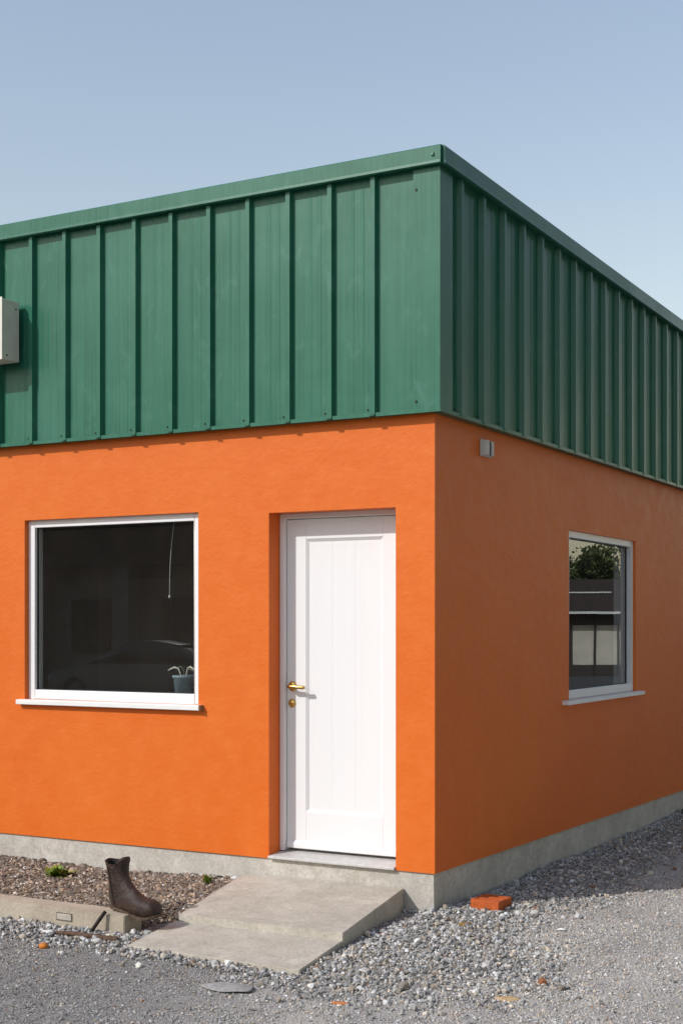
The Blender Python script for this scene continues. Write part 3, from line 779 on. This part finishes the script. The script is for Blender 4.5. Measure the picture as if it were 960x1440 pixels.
    for b0 in (0, k_):
        for k in range(m2-1):
            a, b = k, k+1; c_ = (k_-k-1) % k_ if k+1 < m2-1 else None
            a2 = (k_-k) % k_; b2 = (k_-k-1) % k_
            ids = [b0+a, b0+b, b0+b2, b0+a2]; ids2 = []
            for q in ids:
                if q not in ids2: ids2.append(q)
            if len(ids2) > 2: s_.f.append(tuple(ids2)); s_.m.append(0)
    so = s_.build('sole', M['sole'], None, recalc=True); so.parent = bt; so.location = (0, 0, 0)
    # side seam: a raised dark strip down the quarter
    sm = MB(); pts = []
    for u_ in np.linspace(0, 1, 14):
        x = float(np.interp(u_, [0, .3, .7, 1], [.034, .044, .062, .080])); z = float(np.interp(u_, [0, 1], [.250, .022]))
        # push outward until it lies on the skin
        best = min((v.co for v in me.vertices if v.co.y < 0), key=lambda c_: (c_.x-x)**2+(c_.z-z)**2)
        pts.append((x, best.y-.001, z))
    sm.tube(pts, .0026, 6); o = sm.build('seam', M['bootin'], None, smooth=True); o.parent = bt; o.location = (0, 0, 0)
    pts = [(p[0]-.006, p[1]-.0004, p[2]) for p in pts]; sm = MB(); sm.tube(pts, .0016, 6); o = sm.build('piping', M['leather'], None, smooth=True); o.parent = bt; o.location = (0, 0, 0)
    return bt
boot()

# ------------------------------------------------------------------ iron bars, weeds, brick, odd stones
b_ = MB(); b_.tube([(-1.316, -1.262, .116), (-1.333, -1.283, .082), (-1.354, -1.309, .037), (-1.372, -1.331, .0)], [.0100, .0105, .010, .009], 10)
tag(b_.build('iron_rod', plain('dark_iron', (.028, .021, .017), .75, .2, .3, .4, 50, .4), smooth=True), 'short dark iron rod leaning against the edging below the boot heel', 'rod')
b_ = MB(); b_.tube([(-1.508, -1.432, .017), (-1.40, -1.428, .022), (-1.25, -1.425, .022), (-1.13, -1.415, .019), (-1.112, -1.414, .018)], [.010, .0125, .0125, .014, .011], 10)
tag(b_.build('iron_bar', M['rust'], smooth=True), 'rusty round iron bar lying on the gravel along the edging', 'bar')

def weed(x, y, z, r, n, label, seed, tall=1.):
    rr = random.Random(seed); V = []; F = []; T = []
    for k in range(n):
        a = rr.uniform(0, 2*math.pi); e = rr.uniform(.25, 1.35); ln = r*rr.uniform(.55, 1.15); wd = ln*rr.uniform(.13, .22)
        d = Vector((math.cos(a)*math.cos(e), math.sin(a)*math.cos(e), math.sin(e)*tall)); s = Vector((-math.sin(a), math.cos(a), 0)); b0 = Vector((rr.gauss(0, r*.22), rr.gauss(0, r*.16), .002))
        i = len(V); sag = Vector((0, 0, -ln*.25*rr.random()))
        for t_, w_ in ((.1, .35), (.4, .9), (.7, 1.), (1., .08)):
            c_ = b0+d*ln*t_+sag*t_*t_; V += [tuple(c_+s*wd*w_), tuple(c_+Vector((0, 0, -.15*wd*w_))), tuple(c_-s*wd*w_)]
        for q in range(3):
            for j in (0, 1): F.append((i+q*3+j, i+q*3+j+1, i+q*3+j+4, i+q*3+j+3))
        g_ = rr.uniform(.6, 1.5); yel = rr.random()
        col = (.13*g_, .20*g_, .025*g_) if yel > .3 else (.26*g_, .27*g_, .05*g_)
        if rr.random() < .06: col = (.28, .18, .08)
        T += [col]*12
    o = np_mesh('weed_plant', np.array(V), np.array(F), M['leaf'], True, np.array(T)); o.location = (x, y, z)
    return tag(o, label, 'weed')
weed(-2.47, -.30, float(zbed(np.array(-2.47), np.array(-.3)))+.004, .095, 170, 'bushy green weed growing in the mulch near the far left wall base', 4, .62)
weed(-1.405, -.20, .086, .048, 46, 'tiny green weed sprouting beside the concrete landing', 8, 1.3)

br = MB()
hx0, hx1, hy0, hy1, bz0, bz1 = 0, .172, 0, .205, 0, .056
xs_ = [0, .022, .150, .172]; ys_ = [0, .028, .062, .085, .120, .143, .178, .205]
for i in range(3):
    for j in range(7):
        hole = i == 1 and j in (1, 3, 5)
        z1_ = .020 if hole else bz1
        br.quad((xs_[i], ys_[j], z1_), (xs_[i+1], ys_[j], z1_), (xs_[i+1], ys_[j+1], z1_), (xs_[i], ys_[j+1], z1_), 0)
        if hole:
            a, b, c_, d = xs_[i], xs_[i+1], ys_[j], ys_[j+1]
            for p, q in (((a, c_), (b, c_)), ((b, c_), (b, d)), ((b, d), (a, d)), ((a, d), (a, c_))): br.quad((*p, z1_), (*q, z1_), (*q, bz1), (*p, bz1))
xsf = xs_; 
for i in range(3):
    for yv in (0, .205): br.quad((xs_[i], yv, 0), (xs_[i+1], yv, 0), (xs_[i+1], yv, bz1), (xs_[i], yv, bz1))
for j in range(7):
    for xv in (0, .172): br.quad((xv, ys_[j], 0), (xv, ys_[j+1], 0), (xv, ys_[j+1], bz1), (xv, ys_[j], bz1))
br.quad((0, 0, 0), (.172, 0, 0), (.172, .205, 0), (0, .205, 0))
ob = br.build('clay_brick', M['brick'], bevel=.004); ob.location = (.134, .182, .018); ob.rotation_euler = (R(-1.5), R(2), R(1))
tag(ob, 'half sized orange clay brick with slotted top lying by the wall corner', 'brick')

def pebble(name, x, y, sx, sy, sz, col, label, cat, seed, rz=0, z=None, cuts=2):
    bm = bmesh.new(); bmesh.ops.create_icosphere(bm, subdivisions=cuts, radius=1)
    for v in bm.verts:
        d = 1+.22*mnoise.noise(v.co*1.4+Vector((seed*3.1, seed, 0)))+.08*mnoise.noise(v.co*4+Vector((seed, 0, 0)))
        v.co = Vector((v.co.x*sx*d, v.co.y*sy*d, v.co.z*sz*d))
    me = bpy.data.meshes.new(name); bm.to_mesh(me); bm.free()
    me.materials.append(plain(name+'_surface', col, .85, 0, .3, .25, 60, .3))
    if cuts > 1: me.polygons.foreach_set('use_smooth', [True]*len(me.polygons))
    o = bpy.data.objects.new(name, me); COL.objects.link(o)
    o.location = (x, y, float(zg(x, y))+sz*.55 if z is None else z); o.rotation_euler = (0, 0, rz)
    return tag(o, label, cat)
pebble('pebble', -1.40, -1.652, .026, .022, .018, (.50, .17, .03), 'rounded orange pebble on the grey gravel in front of the edging', 'stone', 1)
pebble('pebble', -1.563, -1.429, .045, .022, .016, (.62, .61, .58), 'flat white pebble at the left end of the iron bar', 'stone', 2, .2)
pebble('pebble', -1.195, -1.375, .030, .022, .022, (.62, .55, .38), 'cream pebble behind the right end of the iron bar', 'stone', 3, .1)
pebble('pebble', -1.215, -1.455, .028, .020, .016, (.50, .49, .47), 'grey white pebble in front of the iron bar end', 'stone', 13, .4)
pebble('flat_stone', -.165, -1.84, .125, .075, .010, (.30, .295, .285), 'large flat grey stone sunk in the gravel in front of the landing', 'stone', 4, .15, -.007, 3)
pebble('pebble', 1.062, -1.119, .026, .022, .022, (.26, .10, .045), 'lone red brown stone on the pale gravel at right', 'stone', 5, 0, None, 1)
pebble('brick_chip', 1.02, -1.42, .06, .04, .007, (.46, .32, .17), 'flat tan chip lying in front of the red brown stone', 'chip', 6, .4)
pebble('brick_chip', .42, -1.84, .045, .018, .008, (.42, .16, .06), 'orange clay chip on the grit near the bottom edge', 'chip', 7, .2)
pebble('brick_chip', .285, -.22, .04, .02, .016, (.22, .13, .03), 'olive brown clod on the gravel below the clay brick', 'chip', 8, .5)
pebble('pebble', 1.05, 1.97, .05, .045, .022, (.13, .085, .06), 'brown stone in the shade along the side wall', 'stone', 9, .5) if False else None
def scrap(x, y, s, rz, label, seed, col=(.75, .75, .74)):
    m_ = MB(); rr = random.Random(seed); k = 6
    pts = [(math.cos(a)*s*rr.uniform(.6, 1.1), math.sin(a)*s*.45*rr.uniform(.6, 1.2), rr.uniform(0, .008)) for a in [2*math.pi*i/k for i in range(k)]]
    i0 = len(m_.v); m_.v += [(0, 0, .012)]+pts+[(0, 0, .0105)]+[(p[0], p[1], p[2]-.0015) for p in pts]
    for i in range(k):
        m_.f += [(0, 1+i, 1+(i+1) % k), (k+1, k+2+(i+1) % k, k+2+i), (1+i, k+2+i, k+2+(i+1) % k, 1+(i+1) % k)]; m_.m += [0, 0, 0]
    o = m_.build('paper_scrap', plain('torn_paper', col, .8, 0, .3, .05)); o.location = (x, y, float(zg(x, y))+.008); o.rotation_euler = (.1, .05, rz)
    return tag(o, label, 'litter')
scrap(.764, -.061, .036, .3, 'small white paper scrap on sunlit gravel right of the clay brick', 1)
scrap(1.62, .60, .032, 1.2, 'white paper scrap on the pale open ground far right', 2)
scrap(.62, 1.02, .040, .5, 'pale thin scrap on the shaded gravel by the side wall', 3, (.6, .6, .62))
def mound(name, x, y, r, n, label, cat, cols, seed):
    P = np.stack([x+rs.normal(0, r, n), y+rs.normal(0, r*.5, n), np.full(n, float(zg(x, y)))+rs.random(n)*r*.5], 1)
    V, F, T = scatter(P-np.array([x, y, 0]), rs.uniform(.35, .7, n)*r, np.array(cols)[rs.integers(0, len(cols), n)], IV, IF, (.3, .7))
    o = np_mesh(name, V, F, M['stones'], False, T); o.location = (x, y, 0); return tag(o, label, cat)
mound('stone_clod', 1.28, 3.02, .045, 14, 'brown clod of broken stone in the shade beside the side wall', 'clod', [(.15, .09, .06), (.19, .13, .09), (.10, .065, .05)], 1)
rb_ = mound('rubble', .15, 4.95, .07, 26, 'dark little rubble heap against the far end of the side wall', 'rubble', [(.05, .05, .05), (.08, .075, .07), (.12, .11, .10)], 2)
del rb_['label'], rb_['category']; rb_['kind'] = 'stuff'

# ------------------------------------------------------------------ what the panes mirror, and added shade trees
FW = Vector((.485, .8746, 0)); RT = Vector((-.8746, .485, 0)); MC = Vector((-3.326, -7.074, 0))
def far(r, d, z=0): p = MC+FW*d+RT*r; return (p.x, p.y, z)
M['beige'] = plain('beige_render', (.62, .57, .47), .85, 0, .2, .12, 2)
M['tile'] = plain('dark_brown_tiles', (.055, .038, .030), .8, 0, .3, .3, 6)
M['post'] = plain('dark_timber_and_eave_shade', (.04, .032, .026), .7)
M['gutter'] = plain('white_gutter', (.78, .77, .74), .4)
M['dim'] = plain('dim_brown_render', (.40, .34, .28), .9, 0, .2, .2, 1)
M['dim2'] = plain('grey_pillar_render', (.36, .34, .31), .9, 0, .2, .2, 1)
ga = thing('garage_building', far(8, 45), 'low garage with beige panels and dark roof, mirrored in the side window', 'building')
def fbox(m_, r0, r1, d0, d1, z0, z1, mi=0):
    m_.hexa([far(r0, d0, z0), far(r1, d0, z0), far(r1, d1, z0), far(r0, d1, z0), far(r0, d0, z1), far(r1, d0, z1), far(r1, d1, z1), far(r0, d1, z1)], mi)
b_ = MB(); fbox(b_, -1, 20, 45, 50, .36, 1.64); b_.build('wall', M['beige'], ga)
b_ = MB(); fbox(b_, -1, 20, 44.98, 49.9, -.05, .36); fbox(b_, -1, 20, 44.97, 45.2, 1.64, 2.0); b_.build('base_and_eave_shade', M['post'], ga)  # dark base, plus a dark strip painted in as the eave shadow
for k in range(27):
    b_ = MB(); r0 = -.86+.76*k; fbox(b_, r0, r0+.06, 44.9, 44.99, .0, 1.99); b_.build('post', M['post'], ga)
b_ = MB(); i0 = 0
b_.hexa([far(-1.6, 44.4, 2.08), far(20.6, 44.4, 2.08), far(20.6, 50.6, 2.08), far(-1.6, 50.6, 2.08), far(.4, 47.3, 3.2), far(18.6, 47.3, 3.2), far(18.6, 47.7, 3.2), far(.4, 47.7, 3.2)])
rf_ = b_.build('roof', M['tile'], ga)
b_ = MB(); fbox(b_, -1.6, 20.6, 44.28, 44.40, 2.0, 2.075); b_.build('gutter', M['gutter'], ga)
b_ = MB(); fbox(b_, 6.2, 7.5, 44.93, 44.985, .0, 1.62); b_.build('door', M['post'], ga)
b_ = MB(); b_.tube([far(5.0, 45.9, 2.70), far(9, 45.9, 2.72)], .025, 8); b_.build('roof_rail', M['gutter'], rf_)

def tree(x, y, h, rad, n, seed, label, trunk_h=.35, sparse=1., grp='trees behind the garage'):
    rr = random.Random(seed); t_ = thing('leafy_tree', (x, y, 0), label, 'tree', grp)
    tr = MB(); tips = []
    tr.tube([(x, y, -.1), (x+.05, y, h*.2), (x-.04, y+.05, h*trunk_h), (x, y, h*.65)], [.16, .13, .10, .05], 8)
    for k in range(9):
        a = rr.uniform(0, 6.28); z0 = h*rr.uniform(.25, .6); L = rad*rr.uniform(.6, 1.05)
        e = Vector((x+math.cos(a)*L, y+math.sin(a)*L, z0+h*rr.uniform(.1, .38)))
        m_ = Vector((x, y, z0)).lerp(e, .5)+Vector((0, 0, .1*h*rr.random())); tr.tube([(x, y, z0), tuple(m_), tuple(e)], [.06, .04, .015], 6); tips += [m_, e, m_.lerp(e, .5)]
    tr.build('trunk', plain('bark', (.09, .07, .05), .9), t_, smooth=True)
    tips += [Vector((x, y, h*.8)), Vector((x, y, h*.92))]
    V, F, T = [], [], []
    cl = [(tp + Vector((rr.gauss(0, .3), rr.gauss(0, .3), rr.gauss(0, .2))), rad*rr.uniform(.2, .42), rr.uniform(.6, 1.4)) for tp in tips for _ in range(2)]
    for k in range(n):
        c_, r_, g_ = rr.choice(cl); d = Vector((rr.gauss(0, 1), rr.gauss(0, 1), rr.gauss(0, .8))); d = d.normalized()*r_*rr.random()**.4
        p = c_+d; s = rr.uniform(.06, .13)*sparse; u_ = Vector((rr.gauss(0, 1), rr.gauss(0, 1), rr.gauss(0, 1))).normalized(); w_ = u_.orthogonal()
        i = len(V); V += [tuple(p-u_*s-Vector((x, y, 0))), tuple(p+w_*s*.5-Vector((x, y, 0))), tuple(p+u_*s-Vector((x, y, 0))), tuple(p-w_*s*.5-Vector((x, y, 0)))]; F.append((i, i+1, i+2, i+3))
        gg = g_*rr.uniform(.7, 1.3); T += [(.065*gg, .085*gg, .02*gg)]*4
    o = np_mesh('crown', np.array(V), np.array(F), M['leaf'], False, np.array(T)); o.parent = t_
for (r, d, h, rad, lab, sd, nn) in ((8.5, 53, 3.75, 1.7, 'rounded dense tree directly behind the low garage', 1, 9000), (10.5, 55, 5.0, 1.5, 'tallest tree, loose and airy, behind the garage ridge', 2, 4600), (12.9, 55, 4.6, 2.2, 'broad tree behind the far half of the garage', 3, 4500), (4.3, 54, 3.9, 2.0, 'small tree behind the near end of the garage', 5, 6500)):
    p = far(r, d); tree(p[0], p[1], h, rad, nn, sd, lab)
for k, (x, y, h, lab) in enumerate(((14.5, 26, 12.5, 'added tall tree outside the view, blocking sky light at the far row end'), (13, 18, 13.5, 'added tallest tree outside the view, blocking sky light, second from the far end'), (11.5, 9.5, 12.5, 'added broad tree outside the view, blocking sky light in mid row'), (12, 1, 13.5, 'added tall tree outside the view, blocking sky light near the row front'), (13.5, -8, 13, 'added tree outside the view, blocking sky light past the row front'))):
    tree(x, y, h, 4.4, 9000, 20+k, lab, .2, 3.6, 'added trees blocking sky light')  # row added out of view to cut sky light on the side wall

nb = thing('neighbour_building', (-19, -21, 0), 'dim brown building with grey pillars across the yard, mirrored in the front window', 'building')
b_ = MB(); b_.box(-34, -6, -30, -21, -.1, 3.1); b_.build('wall', M['dim'], nb)
b_ = MB(); b_.box(-34.5, -5.5, -30.5, -20.2, 3.102, 5.6); b_.build('roof', M['tile'], nb)
for k in range(10):
    b_ = MB(); xk = -33+2.9*k; b_.box(xk, xk+.5, -20.9, -20.4, -.05, 3.1); b_.build('pillar', M['dim2'], nb)
for k in range(9):
    b_ = MB(); xk = -31.9+2.9*k; b_.box(xk, xk+1.3, -20.995, -20.97, .9 if k % 3 else .0, 2.3); b_.build('window', M['seal'], nb)

# parked car mirrored faintly in the front window
car = thing('parked_car', (-13.6, -15.6, 0), 'grey saloon car parked in the yard, mirrored faintly in the front window', 'car')
M['paint'] = plain('grey_car_paint', (.20, .205, .21), .25, .3, .6, .05)
M['carglass'] = plain('dark_car_glass', (.01, .011, .012), .05, 0, .6, .1)
M['tyre'] = plain('tyre_rubber', (.02, .02, .02), .8); M['rim'] = plain('alloy_rim', (.5, .5, .5), .35, .8)
M['lamp'] = plain('lamp_lens', (.6, .6, .6), .1); 
def loft(secs, name, m_, parent):
    b = MB(); k = len(secs[0])
    for s in secs: b.v += s
    for i in range(len(secs)-1):
        for j in range(k): b.f.append((i*k+j, i*k+(j+1) % k, (i+1)*k+(j+1) % k, (i+1)*k+j)); b.m.append(0)
    b.f.append(tuple(range(k))[::-1]); b.f.append(tuple((len(secs)-1)*k+j for j in range(k))); b.m += [0, 0]
    o = b.build(name, m_, None, smooth=True); o.parent = parent; o.location = (0, 0, 0)
    e = o.modifiers.new('edge', 'EDGE_SPLIT'); e.split_angle = R(40); return o
def hull(prof):   # (x, z bottom, z top, half width bottom, half width top)
    return [[(x, -wb, zb), (x, wb, zb), (x, wb*1.02, (zb+zt)*.5), (x, wt, zt), (x, -wt, zt), (x, -wb*1.02, (zb+zt)*.5)] for x, zb, zt, wb, wt in prof]
loft(hull([(-2.2, .45, .72, .6, .6), (-2.12, .3, .86, .8, .76), (-1.5, .22, .95, .88, .84), (-.6, .2, .96, .9, .86), (.9, .2, .94, .9, .86), (1.6, .22, .84, .88, .82), (2.1, .3, .72, .8, .74), (2.22, .42, .6, .62, .6)]), 'body', M['paint'], car)
loft(hull([(-1.75, .93, .95, .82, .80), (-1.0, .94, 1.34, .82, .62), (-.4, .94, 1.43, .83, .63), (.2, .93, 1.40, .83, .63), (1.1, .92, .95, .82, .78)]), 'cabin', M['carglass'], car)
loft(hull([(-1.05, 1.345, 1.36, .60, .58), (-.4, 1.435, 1.45, .62, .60), (.22, 1.405, 1.42, .62, .60)]), 'roof', M['paint'], car)
for x in (-1.35, 1.35):
    for y in (-.82, .82):
        b_ = MB(); b_.lathe([(.20, -.1), (.31, -.1), (.325, -.07), (.325, .07), (.31, .1), (.20, .1)], (x, y, .325), 28, 'y'); o = b_.build('wheel', M['tyre'], None, smooth=True); o.parent = car; o.location = (0, 0, 0)
        b_ = MB(); b_.lathe([(0, .06), (.2, .07), (.2, -.07), (0, -.06)], (x, y, .325), 20, 'y'); q = b_.build('rim', M['rim'], None, smooth=True); q.parent = o; q.location = (0, 0, 0)
for y in (-.58, .58):
    b_ = MB(); b_.box(2.12, 2.2, y-.16, y+.16, .56, .66); q = b_.build('headlight', M['lamp'], None, bevel=.02); q.parent = car; q.location = (0, 0, 0)
car.rotation_euler = (0, 0, R(180)); car.scale = (1, 1, .92)

# ------------------------------------------------------------------ light, sky, camera
sd = Vector((.64, 1., -.90)).normalized()
L = bpy.data.lights.new('sun', 'SUN'); L.energy = 2.95; L.angle = R(.53); L.color = (1, .968, .925)
lo = bpy.data.objects.new('sun', L); COL.objects.link(lo); lo.rotation_euler = sd.to_track_quat('-Z', 'Y').to_euler(); lo.location = (-6, -10, 12)
W = bpy.data.worlds.new('World'); S.world = W; W.use_nodes = True
nt = W.node_tree; sk = nt.nodes.new('ShaderNodeTexSky'); sk.sky_type = 'NISHITA'; sk.sun_disc = False
sk.sun_elevation = math.asin(-sd.z); sk.sun_rotation = math.atan2(-sd.x, -sd.y)
sk.air_density = 1.7; sk.dust_density = 1.0; sk.ozone_density = .8; sk.altitude = 0
bg = nt.nodes['Background']; bg.inputs['Strength'].default_value = .138
hs = nt.nodes.new('ShaderNodeHueSaturation'); hs.inputs['Saturation'].default_value = .88
nt.links.new(sk.outputs[0], hs.inputs['Color'])
nt.links.new(mix(nt, hs.outputs[0], (1.035, .985, 1.03), 1., 'MULTIPLY'), bg.inputs[0])
cd = bpy.data.cameras.new('camera'); cam = bpy.data.objects.new('camera', cd); COL.objects.link(cam)
cam.location = (3.326, -7.0745, 1.62)
cam.rotation_euler = Vector((-.48496, .87453, 0)).to_track_quat('-Z', 'Y').to_euler()
cd.sensor_width = 36; cd.sensor_fit = 'AUTO'; cd.lens = 1958/1440*36; cd.shift_y = 160/1440; cd.clip_end = 2000
S.camera = cam
S.view_settings.view_transform = 'Standard'; S.view_settings.look = 'None'; S.view_settings.exposure = .15; S.view_settings.gamma = 1
S.render.resolution_x = 682; S.render.resolution_y = 1024
S.cycles.max_bounces = 8; S.cycles.transparent_max_bounces = 12
